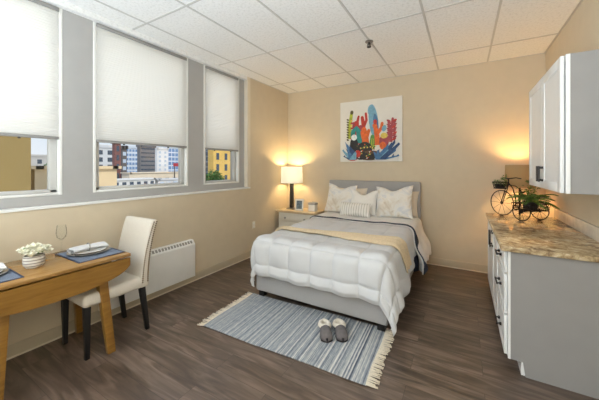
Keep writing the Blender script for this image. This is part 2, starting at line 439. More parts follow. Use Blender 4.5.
# ------------------------------------------------------------------ ceiling sprinkler
t = thing('fire_sprinkler', 'small metal sprinkler head hanging from the ceiling grid', 'sprinkler', (2.06, 3.18, ZC-.075))
MB().lathe([(0, 0), (.045, 0), (.045, -.006), (.02, -.012), (0, -.012)], (2.06, 3.18, ZC-.0045), 24).build('escutcheon', M['steel'], t)
MB().tube([(2.06, 3.18, ZC-.012), (2.06, 3.18, ZC-.05)], .011, 10).tube([(2.045, 3.18, ZC-.03), (2.04, 3.18, ZC-.05), (2.06, 3.18, ZC-.066)], .004, 6).tube([(2.075, 3.18, ZC-.03), (2.08, 3.18, ZC-.05), (2.06, 3.18, ZC-.066)], .004, 6).build('frame', M['dark'], t)
MB().lathe([(0, 0), (.024, 0), (.026, .003), (0, .003)], (2.06, 3.18, ZC-.07), 16).build('deflector', M['dark'], t)

# ------------------------------------------------------------------ wall convector heater
hy0, hy1, hz0, hz1 = 1.32, 2.365, .10, .555
t = thing('wall_heater', 'white wall convector heater low on the wall under the windows', 'heater', (.045, (hy0+hy1)/2, hz0))
prof = [(0, hz0), (.09, hz0), (.09, hz1-.055), (.082, hz1-.045), (.05, hz1), (0, hz1)]
MB().prism([(a, c) for a, c in prof], 'y', hy0, hy1, bev=.004).build('casing', M['white'], t)
g = MB(); d = Vector((.082-.05, 0, -.045)); nrm = Vector((.045, 0, .032)).normalized()
for k in range(26):
    y = hy0+.045+k*(hy1-hy0-.09)/25
    c = Vector((.066, y, hz1-.0225))+nrm*.0008
    e = d.normalized()*.018
    p = [c-e+Vector((0, -.013, 0)), c+e+Vector((0, -.013, 0)), c+e+Vector((0, .013, 0)), c-e+Vector((0, .013, 0))]
    g.hexa([q-nrm*.001 for q in p], [q+nrm*.0006 for q in p])
g.build('grille', M['slot'], t, smooth=0)

# ------------------------------------------------------------------ wall outlet
t = thing('wall_outlet', 'ivory wall outlet plate low on the window wall by the nightstand', 'outlet', (.003, 3.60, .455))
MB().box(.0, .007, 3.565, 3.635, .455, .57, .003).build('cover_plate', M['plate'], t)
for z in (.485, .535):
    MB().box(.006, .009, 3.583, 3.617, z-.014, z+.014, .004).build('socket', M['white'], t)

# ------------------------------------------------------------------ bed
XL, XR_, YF, YH = .968, 2.43, 2.48, 4.56
t = thing('bed', 'grey upholstered platform bed with a rectangular padded headboard', 'bed', ((XL+XR_)/2, 3.5, 0))
MB().box(.93, 2.435, YH, YH+.075, .03, 1.24, .018, seg=3).build('headboard', M['grey_up'], t)
MB().box(XL, XR_, YF, YF+.06, .08, .31, .015, seg=3).build('foot_rail', M['grey_up'], t)
for x in (XL, XR_-.06): MB().box(x, x+.06, YF+.055, YH, .08, .31, .015, seg=3).build('side_rail', M['grey_up'], t)
for x in (XL+.02, XR_-.10):
    for y in (YF+.03, 3.5, YH-.12): MB().box(x, x+.07, y, y+.07, .004 if y > 2.6 else .010, .10, .006).build('leg', M['black'], t)
MB().box(XL+.05, XR_-.05, YF+.05, YH, .20, .27).build('platform', M['black'], t, smooth=0)
def mattress(u, v): pass
MB().box(XL+.03, XR_-.03, YF+.03, YH-.005, .27, .625, .05, seg=4).build('mattress', M['sheet'], t)

ZT = .665
rho = .085
x0c, x1c, y0c = XL-.018+rho, XR_+.015-rho, 2.425+rho
WF = x1c-x0c
def smooth(a, b, x):
    k = max(0, min(1, (x-a)/(b-a))); return k*k*(3-2*k)
def drape(a, bq, zt, off=0, flare=.03, xe0=x0c, xe1=x1c, foot=True, rr=rho):
    """cloth coordinate (a across, bq along from the foot edge) -> place on the bed."""
    w = xe1-xe0
    ea = -a if a < 0 else (a-w if a > w else 0); sx = -1 if a < 0 else 1
    eb = -bq if (bq < 0 and foot) else 0
    r = math.hypot(ea, eb)
    px = xe0+min(max(a, 0), w); py = y0c+max(bq, 0)
    if r < 1e-6: return Vector((px, py, zt+off)), Vector((0, 0, 1))
    dx, dy = sx*ea/r, -eb/r
    R_ = rr+off
    q = rr*PI/2
    if r < q:
        an = r/rr; h = R_*math.sin(an); dr = rr-R_*math.cos(an); nv = Vector((dx*math.sin(an), dy*math.sin(an), math.cos(an)))
    else: h = R_; dr = rr+(r-q); nv = Vector((dx, dy, .05))
    s2 = 2*abs(dx*dy)
    h += (flare if dx > 0 else 0)*(s2**1.5)*max(0, r-.12)+(.055*dx if dx > 0 else .0)*smooth(.05, .5, r)+.015*smooth(.05, .5, r)*(1 if dx >= 0 else 0)
    return Vector((px+dx*h, py+dy*h, zt-dr)), nv
# comforter
P = .245
LA, RA, LB, LT = .41, .50, .42, 1.40
def comf(u, v):
    a = -LA+u*(LA+WF+RA); bq = -LB+v*(LB+LT)
    # the right hem rises a little towards the head
    if a > WF: a = WF+(a-WF)*(1-.34*smooth(.15, 1.1, bq))
    zt = ZT+.022*smooth(0, 1.3, bq)
    p, nv = drape(a, bq, zt)
    sa = abs(math.sin(PI*(a+.07)/P)); sb = abs(math.sin(PI*(bq+.30)/P))
    puff = (.044-.026*smooth(-.1, .25, bq))*(sa*sb)**.30
    wr = .006*noise.noise(Vector((a*9, bq*9, 1)))+.010*noise.noise(Vector((a*3.2, bq*3.2, 5)))
    hem = smooth(0, .05, min(a+LA, WF+RA-a, bq+LB, 99))
    p += nv*(puff*(.35+.65*hem)+wr)
    hang = max(0, -bq, a-WF, -a)
    if hang > .12:
        k = smooth(.12, .4, hang)
        wv = math.sin(a*15+.7*math.sin(a*5)) if -bq >= max(0, a-WF, -a) else math.sin(bq*16+1)
        p += Vector((nv.x, nv.y, 0)).normalized()*wv*.014*k
        p.z += .005*k*math.cos(2*PI*((a+.07)/P if -bq >= max(a-WF, -a) else bq/P))
    p.z = max(p.z, .03)
    return p
o = MB().grid(comf, 270, 220).build('comforter', M['quilt'], smooth=180)
tag(o, 'puffy white box-stitched comforter spread over the bed and hanging over its foot', 'comforter')
sm = o.modifiers.new('thick', 'SOLIDIFY'); sm.thickness = .014; sm.offset = -1

# blanket turned down below the pillows, navy edge
def blank(u, v):
    a = -.30+u*(.30+WF+.52); y = 3.78+v*.74
    y += .018*math.sin(a*6+1)+ (-.30*smooth(0, .5, a-WF) if a > WF else 0)*(1-v)
    bq = y-y0c
    p, nv = drape(a, bq, ZT+.042, flare=0, foot=False)
    p += nv*(.012*noise.noise(Vector((a*5, y*7, 3)))+.012)
    if a > WF+.1:
        k = smooth(WF+.1, WF+.4, a); p.x += k*(.03*math.sin(y*22)+.05)
    p.z = max(p.z, .05)
    return p
bl = tag(MB().grid(blank, 110, 34).build('blanket', M['sheet'], smooth=180), 'white blanket with a navy edge turned down below the pillows', 'blanket')
sm = bl.modifiers.new('thick', 'SOLIDIFY'); sm.thickness = .012; sm.offset = -1
def edge(u, v):
    q = blank(u, 0); q2 = blank(u, .05)
    w = .06+.26*smooth(.76, .92, u)
    d = (q-q2).normalized()
    c = q-d*w*.55*v+Vector((0, 0, .004)) 
    if u > .78: c.x += .010
    return c+Vector((0, -.004, 0))*(1-v)
nv_ = MB().grid(edge, 110, 3).build('navy_edge', M['navy'], bl, smooth=180); nv_['label'] = 'navy border'
sm = nv_.modifiers.new('thick', 'SOLIDIFY'); sm.thickness = .010; sm.offset = 0
def under(u, v):
    a0 = WF+.30+.22*v; y = 3.58+u*.86
    p, nvx = drape(a0, y-y0c, ZT+.02, flare=0, foot=False)
    p.x += .02*math.sin(y*24+1)-.012; p.z = max(p.z-.08*u, .06)
    return p
nv2 = MB().grid(under, 40, 8).build('navy_lining', M['navy'], bl, smooth=180); nv2['label'] = 'navy underside hanging at the bed side'
sm = nv2.modifiers.new('thick', 'SOLIDIFY'); sm.thickness = .008; sm.offset = 0

# tan throw
def thr(u, v):
    a = -.12+u*(.12+WF+.33)
    k = smooth(.0, 1.0, u)
    w = .09+.20*k
    yc = 2.93+.05*k+.10*smooth(WF, WF+.3, a)
    y = yc+(v-.5)*w
    p, nv = drape(a, y-y0c, ZT+.03+.022*smooth(0, 1.3, y-y0c), flare=0, foot=False)
    p += nv*(.010+.009*math.sin(v*15+2*math.sin(u*7))+.006*noise.noise(Vector((a*6, y*6, 0))))
    if a > WF: p.x += .012
    return p
o = tag(MB().grid(thr, 90, 22).build('throw_blanket', M['throw'], smooth=180), 'tan knitted throw laid across the comforter with its end hanging over the side', 'throw')
sm = o.modifiers.new('thick', 'SOLIDIFY'); sm.thickness = .014; sm.offset = -1

# pillows
def pillow(name, w, h, th, loc, tilt, m, label, rz=0, roll=0, dip=.05, pinch=.92, grp='pillows on the bed', seed=0, flange=0):
    b = MB(); n = 26
    def side(sg):
        def f(u, v):
            x = 2*u-1; y = 2*v-1
            ex = w/2*x*(1-(1-pinch)*(1-(abs(y))**2.2)); ey = h/2*y*(1-(1-pinch)*(1-(abs(x))**2.2))
            k = max(0, (1-abs(x)**2.6))**.55*max(0, (1-abs(y)**2.6))**.55
            if y > 0: ey -= dip*math.exp(-(x/.42)**2)*y*y          # karate-chop dent
            z = sg*(th/2*k + .004*(1-k))+ sg*.010*k*noise.noise(Vector((x*2.5+seed, y*2.5, sg)))
            return (ex, -z if sg > 0 else -z, ey+h/2)
        return f
    b.grid(side(1), n, n); b.grid(side(-1), n, n)
    bmesh.ops.recalc_face_normals(b.bm, faces=list(b.bm.faces))
    o = b.build(name, m, local=True, smooth=180, weld=False)
    o.location = loc; o.rotation_euler = (tilt, roll, rz)
    return tag(o, label, 'pillow', grp)
pb = ZT+.058
pillow('bed_pillow', .62, .42, .15, (1.32, 4.46, pb-.01), R(-14), M['beigepillow'], 'plain beige pillow leaning on the headboard behind the left printed pillow', seed=1, dip=.01)
pillow('bed_pillow', .60, .40, .15, (2.12, 4.46, pb-.01), R(-14), M['beigepillow'], 'plain cream pillow peeking out behind the large right printed pillow', seed=2, dip=.01)
pillow('throw_pillow', .50, .50, .17, (1.225, 4.27, pb-.012), R(-20), M['floral'], 'large off-white printed pillow at the nightstand side of the bed', seed=3, dip=.07, rz=R(3), roll=R(3))
pillow('throw_pillow', .56, .50, .18, (2.10, 4.26, pb-.012), R(-20), M['floral'], 'large off-white printed pillow at the side of the bed away from the nightstand', seed=4, dip=.07, rz=R(-4), roll=R(-4))
pillow('throw_pillow', .44, .42, .15, (1.63, 4.25, pb-.012), R(-20), M['pillow'], 'plain white pillow standing in the middle behind the small striped pillow', seed=5, dip=.08)
pillow('lumbar_pillow', .50, .22, .12, (1.56, 4.10, pb-.010), R(-22), M['stripe'], 'small striped oblong pillow in front of the middle white pillow', seed=6, dip=.0)

# ------------------------------------------------------------------ nightstand and things on it
NX0, NX1, NY0, NY1, NZ = .03, .83, 4.20, 4.63, .69
t = thing('nightstand', 'cream nightstand with round knobs in the corner beside the bed', 'nightstand', ((NX0+NX1)/2, (NY0+NY1)/2, 0))
MB().box(NX0, NX1, NY0, NY1, NZ-.028, NZ, .008, seg=3).box(NX0+.015, NX1-.015, NY0+.015, NY1, NZ-.045, NZ-.026, .006).build('top', M['nstop'], t)
MB().box(NX0+.035, NX1-.035, NY0+.035, NY1-.005, .07, NZ-.043, .004).build('body', M['nsbody'], t)
MB().box(NX0+.025, NX1-.025, NY0+.025, NY1-.005, .012, .09, .01).build('plinth', M['nsbody'], t)
for z0, z1 in ((.49, .625), (.295, .475), (.105, .28)):
    dr = MB().box(NX0+.065, NX1-.065, NY0+.020, NY0+.04, z0, z1, .005).box(NX0+.09, NX1-.09, NY0+.015, NY0+.03, z0+.022, z1-.022, .004).build('drawer', M['nsbody'], t)
    for x in (NX0+.20, NX1-.20):
        zc = (z0+z1)/2
        b = bmesh.new(); k = MB()
        k.lathe([(0, 0), (.008, 0), (.008, .012), (.017, .018), (.019, .026), (.012, .033), (0, .035)], (0, 0, 0), 16)
        bmesh.ops.transform(k.bm, matrix=Matrix.Translation((x, NY0+.016, zc)) @ Matrix.Rotation(R(90), 4, 'X'), verts=k.bm.verts)
        k.build('knob', M['steel'], dr)
        b.free()

def lamp_light(name, loc, power, color, r=.05):
    l = bpy.data.lights.new(name, 'POINT'); l.energy = power; l.color = color; l.shadow_soft_size = r
    o = bpy.data.objects.new(name, l); col.objects.link(o); o.location = loc; return o
def drum(b, c, r0, r1, z0, z1, th=.003):
    b.lathe([(r0, z0), (r1, z1), (r1-th, z1), (r0-th, z0), (r0, z0)], c, 48)
LX, LY = .245, 4.40
t = thing('table_lamp', 'lit table lamp with a pale drum shade and dark square column on the nightstand', 'lamp', (LX, LY, NZ))
b = MB(); drum(b, (LX, LY, 0), .205, .195, 1.175, 1.475); b.build('lamp_shade', M['shade'], t)
MB().box(LX-.075, LX+.075, LY-.075, LY+.075, NZ, NZ+.025, .004).build('base', M['steel'], t)
MB().box(LX-.03, LX+.03, LY-.03, LY+.03, NZ+.025, 1.20, .006).build('column', M['black'], t)
MB().tube([(LX, LY, 1.19), (LX, LY, 1.26)], .012, 10).build('socket', M['brass'], t)
bulb_mat, n_, l_, b_ = new_mat('warm_bulb')
b_.inputs['Emission Color'].default_value = (1, .72, .36, 1); b_.inputs['Emission Strength'].default_value = 4
MB().ball((LX, LY, 1.305), .032).build('bulb', bulb_mat, t)
sp = MB()
for a in range(3): sp.tube([(LX, LY, 1.24), (LX+.195*math.cos(a*2.1), LY+.195*math.sin(a*2.1), 1.20)], .002, 5)
sp.build('shade_spider', M['brass'], t)
BULBS = [lamp_light('lamp_glow', (LX, LY, 1.36), 20, (1, .71, .35))]

t = thing('photo_frame', 'small white photo frame standing on the nightstand in front of the lamp', 'photo frame', (.465, 4.30, NZ), rz=0)
mt = Matrix.Translation((.465, 4.29, NZ+.003)) @ Matrix.Rotation(R(12), 4, 'Z') @ Matrix.Rotation(R(-10), 4, 'X')
b = MB()
for q in ((-.078, -.052, 0, .205), (.052, .078, 0, .205), (-.078, .078, 0, .03), (-.078, .078, .175, .205)): b.box(q[0], q[1], -.008, .008, q[2], q[3], .003, m=mt)
b.build('frame', M['white'], t)
MB().box(-.055, .055, -.002, .003, .025, .18, m=mt).build('print', M['photo'], t)
MB().hexa([mt @ Vector(p) for p in ((-.02, .008, .0), (.02, .008, .0), (.02, .062, .014), (-.02, .062, .014))], [mt @ Vector(p) for p in ((-.02, .008, .13), (.02, .008, .13), (.02, .014, .13), (-.02, .014, .13))]).build('easel_back', M['dark'], t)
t = thing('lidded_box', 'small white box with a grey lid at the bed end of the nightstand', 'box', (.69, 4.40, NZ))
MB().box(.625, .755, 4.34, 4.46, NZ, NZ+.115, .008).build('body', M['white'], t)
MB().box(.62, .76, 4.335, 4.465, NZ+.115, NZ+.15, .008).ball((.69, 4.40, NZ+.155), .012).build('lid', M['grey_up'], t)

# ------------------------------------------------------------------ painting
PX0, PX1, PZ0, PZ1 = 1.12, 2.165, 1.56, 2.60
t = thing('canvas_painting', 'square canvas painting of bright desert plants on the wall above the bed', 'painting', ((PX0+PX1)/2, YB-.02, PZ0))
pc = {}
def pm(name, r, g, bb):
    pc[name] = len(PM); PM.append(mat('paint_'+name, srgb(r, g, bb), .6, var=.22, scale=26))
PM = [mat('canvas_ground', srgb(236, 231, 222), .8)]
for nm, cc in dict(sky=(124, 172, 196), red=(196, 62, 48), orange=(224, 106, 44), teal=(54, 146, 142), lime=(178, 186, 62), olive=(92, 82, 44), navy=(52, 80, 122), blue=(76, 120, 164), wine=(168, 72, 78), black=(46, 42, 40), green=(92, 148, 66), yellow=(232, 204, 96), white=(244, 242, 236), brown=(98, 66, 48)).items(): pm(nm, *cc)
cv = MB().box(PX0, PX1, YB-.035, YB-.002, PZ0, PZ1, .003)
W_ = PX1-PX0
layer = [0]
def uvp(u, v, k): return Vector((PX0+u*W_, YB-.0352-k, PZ0+(1-v)*(PZ1-PZ0)))
def blob(pts, c):
    layer[0] += 1; k = .0003+.00012*layer[0]
    cv.poly([uvp(u, v, k) for u, v in pts][::-1], pc[c])
def ell(cx, cy, rx, ry, c, rot=0, n=18):
    blob([(cx+rx*math.cos(2*PI*i/n)*math.cos(rot)-ry*math.sin(2*PI*i/n)*math.sin(rot), cy+rx*math.cos(2*PI*i/n)*math.sin(rot)+ry*math.sin(2*PI*i/n)*math.cos(rot)) for i in range(n)], c)
def stroke(pts, w0, w1, c):
    """a tapering brush stroke along pts."""
    L, Rr = [], []; n = len(pts)
    for i, (u, v) in enumerate(pts):
        a = pts[min(i+1, n-1)]; b2 = pts[max(i-1, 0)]; dx, dy = a[0]-b2[0], a[1]-b2[1]; m_ = math.hypot(dx, dy) or 1
        w = (w0+(w1-w0)*i/(n-1))/2
        L.append((u-dy/m_*w, v+dx/m_*w)); Rr.append((u+dy/m_*w, v-dx/m_*w))
    blob(L+Rr[::-1], c)
    ell(pts[-1][0], pts[-1][1], w1/2, w1/2, c, n=10)
ell(.565, .36, .075, .28, 'sky', -.12); ell(.52, .18, .05, .09, 'sky'); ell(.60, .40, .04, .16, 'blue', -.1)
stroke([(.30, .72), (.29, .5), (.27, .36)], .10, .06, 'red'); stroke([(.30, .5), (.30, .34), (.32, .26)], .06, .035, 'red')
stroke([(.40, .6), (.40, .4), (.38, .28)], .08, .05, 'red'); stroke([(.41, .42), (.45, .33), (.44, .22)], .05, .035, 'red')
stroke([(.24, .46), (.23, .36)], .05, .035, 'wine'); ell(.35, .5, .05, .1, 'wine')
stroke([(.17, .62), (.17, .4), (.20, .2)], .07, .05, 'lime'); ell(.205, .185, .028, .035, 'olive')
for i in range(9):
    v = .30+.042*i
    ell(.135, v, .022, .014, 'olive', .5); ell(.20, v+.02, .022, .014, 'red' if i % 2 else 'yellow', -.5)
stroke([(.33, .70), (.33, .52), (.28, .45), (.23, .50), (.22, .58)], .10, .075, 'teal')
stroke([(.44, .78), (.43, .6), (.41, .48)], .13, .08, 'orange'); stroke([(.45, .6), (.49, .5)], .07, .05, 'orange'); stroke([(.40, .62), (.37, .52)], .06, .04, 'orange')
stroke([(.62, .74), (.62, .6), (.59, .42)], .10, .06, 'orange'); stroke([(.63, .55), (.69, .47), (.70, .40)], .06, .045, 'orange'); stroke([(.60, .50), (.565, .42)], .05, .035, 'orange'); ell(.59, .37, .03, .04, 'red')
ell(.73, .48, .035, .05, 'sky', .3)
stroke([(.83, .70), (.84, .5), (.86, .34)], .05, .035, 'wine')
for i in range(10):
    v = .35+.032*i
    ell(.80+.01*(i % 2), v+.02, .035, .017, 'wine', .5); ell(.89-.01*(i % 2), v+.02, .035, .017, 'red' if i % 3 == 0 else 'wine', -.5)
ell(.245, .72, .07, .12, 'black'); ell(.245, .60, .05, .05, 'white')
ell(.73, .68, .075, .10, 'wine'); ell(.73, .595, .055, .045, 'yellow'); ell(.71, .75, .05, .06, 'orange')
stroke([(.535, .80), (.545, .68), (.55, .60)], .10, .06, 'green'); stroke([(.53, .78), (.54, .63)], .02, .012, 'lime'); stroke([(.56, .78), (.565, .64)], .02, .012, 'lime')
ell(.42, .80, .13, .12, 'black'); ell(.50, .90, .20, .08, 'brown'); ell(.36, .90, .12, .07, 'black'); ell(.60, .92, .2, .05, 'black')
for i in range(40): ell(.30+.32*((i*.618) % 1), .72+.24*((i*.755+.1) % 1), .010, .012, ('olive', 'brown', 'yellow', 'orange', 'green', 'white')[i % 6], n=8)
for x in (.36, .42, .47, .52): ell(x, .77+.03*math.sin(x*60), .012, .012, 'yellow'); ell(x+.02, .85, .012, .012, 'olive')
ell(.31, .87, .05, .06, 'red'); ell(.22, .955, .08, .03, 'red')
for i, (u, v) in enumerate(((.09, .66), (.10, .76), (.13, .70), (.17, .72), (.12, .86), (.22, .78))):
    blob([(.22+.02*i/6, .96), (.17, .93), (u, v), (u+.035, v+.05), (.30, .95)], 'navy' if i % 2 else 'blue')
for i, (u, v) in enumerate(((.90, .66), (.91, .78), (.85, .70), (.80, .72), (.88, .88), (.74, .78), (.66, .80))):
    blob([(.60, .96), (u-.04, v+.05), (u, v), (u-.0, v+.06), (.74, .97)], 'blue' if i % 2 else 'navy')
for i, (u, v) in enumerate(((.06, .80), (.08, .90), (.15, .82), (.27, .84), (.95, .72), (.94, .90), (.79, .82), (.84, .80))):
    xb = .22 if u < .5 else .70
    blob([(xb-.06, .97), (u-.018, v+.01), (u+.004, v-.01), (u+.022, v+.02), (xb+.06, .97)], ('sky', 'navy', 'blue')[i % 3])
for u, v in ((.58, .84), (.64, .82), (.70, .84)): blob([(.60, .97), (u-.015, v), (u+.015, v+.01), (.66, .97)], 'blue')
cv.build('painted_canvas', PM, t, smooth=0)

# ------------------------------------------------------------------ rug and slippers
RC = Vector((1.665, 2.175, 0)); RR = R(2.8); RLX, RLY = .755, .375
t = thing('rug', 'blue and cream striped woven rug with fringed ends at the foot of the bed', 'rug', RC, RR)
def rg(u, v):
    x = (2*u-1)*RLX; y = (2*v-1)*RLY
    x += .006*math.sin(y*9); y += .006*math.sin(x*7)
    return (x, y, .009+.0012*noise.noise(Vector((x*6, y*6, 0))))
rb = MB().grid(rg, 60, 30); rb.box(-RLX+.008, RLX-.008, -RLY+.008, RLY-.008, .001, .007)
rb.build('woven_field', M['rug'], t, smooth=180, local=True)
for sgn in (-1, 1):
    b = MB()
    for k in range(86):
        y = -RLY+.006+k*(2*RLY-.012)/85
        L = random.uniform(.06, .085); a = random.uniform(-.35, .35)
        p0 = Vector((sgn*(RLX-.006)+.006*math.sin(y*9), y, .009)); p1 = p0+Vector((sgn*L*.5, a*.02, -.003)); p2 = p0+Vector((sgn*L, a*.045, -.0045))
        b.tube([p0, p1, p2], [.0032, .0036, .0045], 5)
    b.build('fringe', M['fringe'], t, smooth=180, local=True)

def slipper(loc, rz, label):
    t = thing('slipper', label, 'slipper', loc, rz, group='pair of slippers')
    def outline(y):      # half width at y in -0.135 (toe) .. .135 (heel)
        k = (y+.135)/.27
        return .047*max(0, min(1, (k/.12)))**.5*max(0, min(1, (1-k)/.10))**.5*(1.06-.22*smooth(.3, .75, k)+.05*smooth(.75, 1, k))
    n = 26
    ring = [(outline(-.135+.27*i/n)*(1), -.135+.27*i/n) for i in range(n+1)]
    poly = [(w, y) for w, y in ring]+[(-w, y) for w, y in ring[::-1]][1:-1]
    MB().prism([(x, y) for x, y in poly], 'z', 0, .018).build('sole', M['sole'], t, local=True, smooth=50)
    def up(u, v):        # toe cap: from the toe to mid foot
        y = -.134+.135*v; w = outline(y)*1.03; a = PI*u
        hgt = .030+.036*smooth(0, .55, v)
        return (-w*math.cos(a), y, .014+(hgt)*math.sin(a)**.75)
    o = MB().grid(up, 20, 16).build('upper', M['slipper'], t, local=True, smooth=180)
    o.modifiers.new('thick', 'SOLIDIFY').thickness = .005
    b = MB()
    def collar(u, v):
        a = 2*PI*u; bq = 2*PI*v
        yc = .062; ry = .064
        y = yc+ry*math.cos(a); x = outline(max(-.13, min(.128, y)))*1.0*math.sin(a)
        z = .046+.022*max(0, -math.cos(a))
        rr = .019+.005*noise.noise(Vector((a*3, bq*2, 4)))
        return (x+rr*math.cos(bq)*math.sin(a), y+rr*math.cos(bq)*math.cos(a), z-.006+rr*1.1*math.sin(bq))
    b.grid(collar, 40, 10)
    b.ball((0, .07, .022), .035, sc=(1, 1.6, .35), rough=.1)
    b.build('fleece_lining', M['fluff'], t, local=True, smooth=180)
slipper((1.955, 2.225, .0115), R(32), 'grey slipper with cream fleece lining, the one closer to the windows')
slipper((2.067, 2.296, .0115), R(32), 'grey slipper with cream fleece lining, the one closer to the kitchen cabinets')

# ------------------------------------------------------------------ kitchen cabinets
CX0 = 3.275; CZ = .905
def pull(b, p, vertical, L=.11, out=(-1, 0, 0)):
    p = Vector(p); d = Vector((0, 0, 1)) if vertical else Vector((0, 1, 0)); o = Vector(out)*.025
    a, c = p-d*L/2, p+d*L/2
    for q in (a, c): b.tube([q, q+o], .006, 8); b.box(*[f(q[i]+e for e in (-.009, .009)) for i in range(3) for f in (min, max)])
    b.tube([a-d*.012+o, c+d*.012+o], .0065, 8)
def shaker(b, y0, y1, z0, z1, xf, fw=.06):
    """frame-and-panel front facing -x with its face at xf."""
    b.box(xf, xf+.02, y0, y0+fw, z0, z1, .002).box(xf, xf+.02, y1-fw, y1, z0, z1, .002).box(xf, xf+.02, y0+fw, y1-fw, z0, z0+fw, .002).box(xf, xf+.02, y0+fw, y1-fw, z1-fw, z1, .002)
    b.box(xf+.005, xf+.018, y0+fw-.004, y1-fw+.004, z0+fw-.004, z1-fw+.004)
def base_unit(y0, y1, kind, label, endpanel=False):
    t = thing('base_cabinet', label, 'cabinet', ((CX0+RW)/2, (y0+y1)/2, 0), group='kitchen base cabinets')
    MB().box(CX0, RW-.004, y0+.001, y1-.001, .10, CZ-.036).box(CX0+.075, RW-.004, y0+.001, y1-.001, 0, .10).build('carcass', M['cab'], t, smooth=0)
    if endpanel:
        # slab at the open end, notched over the toe space
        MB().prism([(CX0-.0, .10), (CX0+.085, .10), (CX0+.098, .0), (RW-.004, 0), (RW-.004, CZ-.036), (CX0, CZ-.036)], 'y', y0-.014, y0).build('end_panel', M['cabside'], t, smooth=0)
        MB().box(CX0-.002, CX0+.014, y0-.017, y0-.013, .10, CZ-.036).build('edge_band', M['cab'], t, smooth=0)
    xf = CX0-.022
    if kind == 'drawers':
        for z0, z1 in ((.705, .855), (.41, .69), (.115, .395)):
            b = MB(); shaker(b, y0+.008, y1-.006, z0, z1, xf, .045)
            d = b.build('drawer', M['cab'], t)
            h = MB(); pull(h, (xf, (y0+y1)/2, (z0+z1)/2 if z0 > .2 else .23), False); h.build('pull', M['pull'], d)
    else:
        b = MB(); shaker(b, y0+.006, y1-.006, .115, .855, xf)
        d = b.build('door', M['cab'], t)
        h = MB(); pull(h, (xf, y1-.05 if y1 < 3.6 else y0+.05, .74), True, .13); h.build('pull', M['pull'], d)
    return t
base_unit(2.498, 3.04, 'drawers', 'white base cabinet with three drawers at the open end of the counter', True)
base_unit(3.04, 3.46, 'door', 'white base cabinet with one door between the drawer unit and the far unit')
base_unit(3.46, 4.13, 'door', 'white base cabinet with one door at the far end, toward the headboard wall')
t = thing('countertop', 'speckled tan granite countertop on the white base cabinets', 'countertop', (3.56, 3.3, CZ-.036))
MB().box(3.232, RW-.002, 2.455, 4.16, CZ-.036, CZ, .006, seg=3).build('slab', M['granite'], t)
MB().box(RW-.022, RW-.001, 2.455, 4.16, CZ, CZ+.105, .003).build('backsplash', M['splash'], t)
# wall cabinet
UX0, UY0, UY1, UZ0, UZ1 = 3.565, 2.40, 3.42, 1.30, 2.19
t = thing('wall_cabinet', 'white wall cabinet with two tall panelled doors mounted above the counter', 'cabinet', ((UX0+RW)/2, (UY0+UY1)/2, UZ0))
MB().box(UX0, RW-.002, UY0+.006, UY1, UZ0, UZ1).build('carcass', M['cab'], t, smooth=0)
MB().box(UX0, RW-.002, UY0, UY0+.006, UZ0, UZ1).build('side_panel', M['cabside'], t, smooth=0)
MB().box(UX0-.003, UX0+.019, UY0-.004, UY0+.002, UZ0, UZ1, .001).build('face_stile', M['cab'], t, smooth=0)
ym = (UY0+UY1)/2
for y0, y1, yh in ((UY0+.012, ym-.002, ym-.035), (ym+.002, UY1-.003, ym+.035)):
    b = MB(); shaker(b, y0, y1, UZ0+.002, UZ1-.004, UX0-.026, .065)
    d = b.build('door', M['cab'], t)
    h = MB(); pull(h, (UX0-.026, yh, UZ0+.115), True, .10); h.build('pull', M['pull'], d)

# ------------------------------------------------------------------ tricycle planter
fw = Vector((3.385, 4.035, CZ)); ra = Vector((3.52, 3.705, CZ)); rb_ = Vector((3.70, 3.885, CZ))
mid = (ra+rb_)/2; f = (fw-mid); f.z = 0; f.normalize(); sd = Vector((-f.y, f.x, 0)); Z = Vector((0, 0, 1))
t = thing('tricycle_planter', 'black wire tricycle planter with a big front wheel standing on the countertop', 'planter', (mid.x, mid.y, CZ))
def wheel(c, r, name):
    b = MB(); c = Vector(c)+Z*(r+.004)
    b.ring(c, sd, r, .0055, 44, 6); b.ring(c, sd, .012, .008, 12, 6)
    for k in range(10):
        a = 2*PI*k/10; b.tube([c, c+(f*math.cos(a)+Z*math.sin(a))*r], .0018, 4)
    b.build(name, M['iron'], t); return c
cf = wheel(fw, .143, 'wheel'); c1 = wheel(ra, .093, 'wheel'); c2 = wheel(rb_, .093, 'wheel')
b = MB()
head = cf-f*.085+Z*.235
for s_ in (-1, 1): b.tube([cf+sd*.014*s_, cf+sd*.014*s_-f*.055+Z*.16, head], .0045, 6)
b.tube([head-Z*.03, head+Z*.05], .006, 8)
axm = (c1+c2)/2
b.tube([head, head-f*.05-Z*.06, head-f*.08-Z*.16, axm+f*.16+Z*.02, axm+f*.06+Z*.0, axm], .006, 8)
b.tube([head-Z*.02, head-f*.08-Z*.03, head-f*.14-Z*.07, axm+f*.07+Z*.12, axm+f*.04+Z*.07], .0045, 8)
b.tube([c1, c2], .005, 8)
b.ring(axm+f*.16+Z*.015, sd, .028, .004, 16, 5)
b.tube([axm+f*.16+Z*.015+sd*.03, axm+f*.16+Z*.015-sd*.03], .004, 6)
b.build('frame', M['iron'], t)
b = MB(); hb = head+Z*.05
b.tube([hb-f*.07+sd*.095, hb-f*.03+sd*.07+Z*.01, hb+f*.01+sd*.02, hb+f*.01-sd*.02, hb-f*.03-sd*.07+Z*.01, hb-f*.07-sd*.095], .0055, 8)
b.build('handlebar', M['iron'], t)
sc_ = head-f*.16-Z*.02
MB().ball(tuple(axm+f*.10+Z*.19), .03, sc=(1.1, 1.1, .35)).tube([axm+f*.08+Z*.10, axm+f*.10+Z*.185], .004, 6).build('saddle', M['iron'], t)
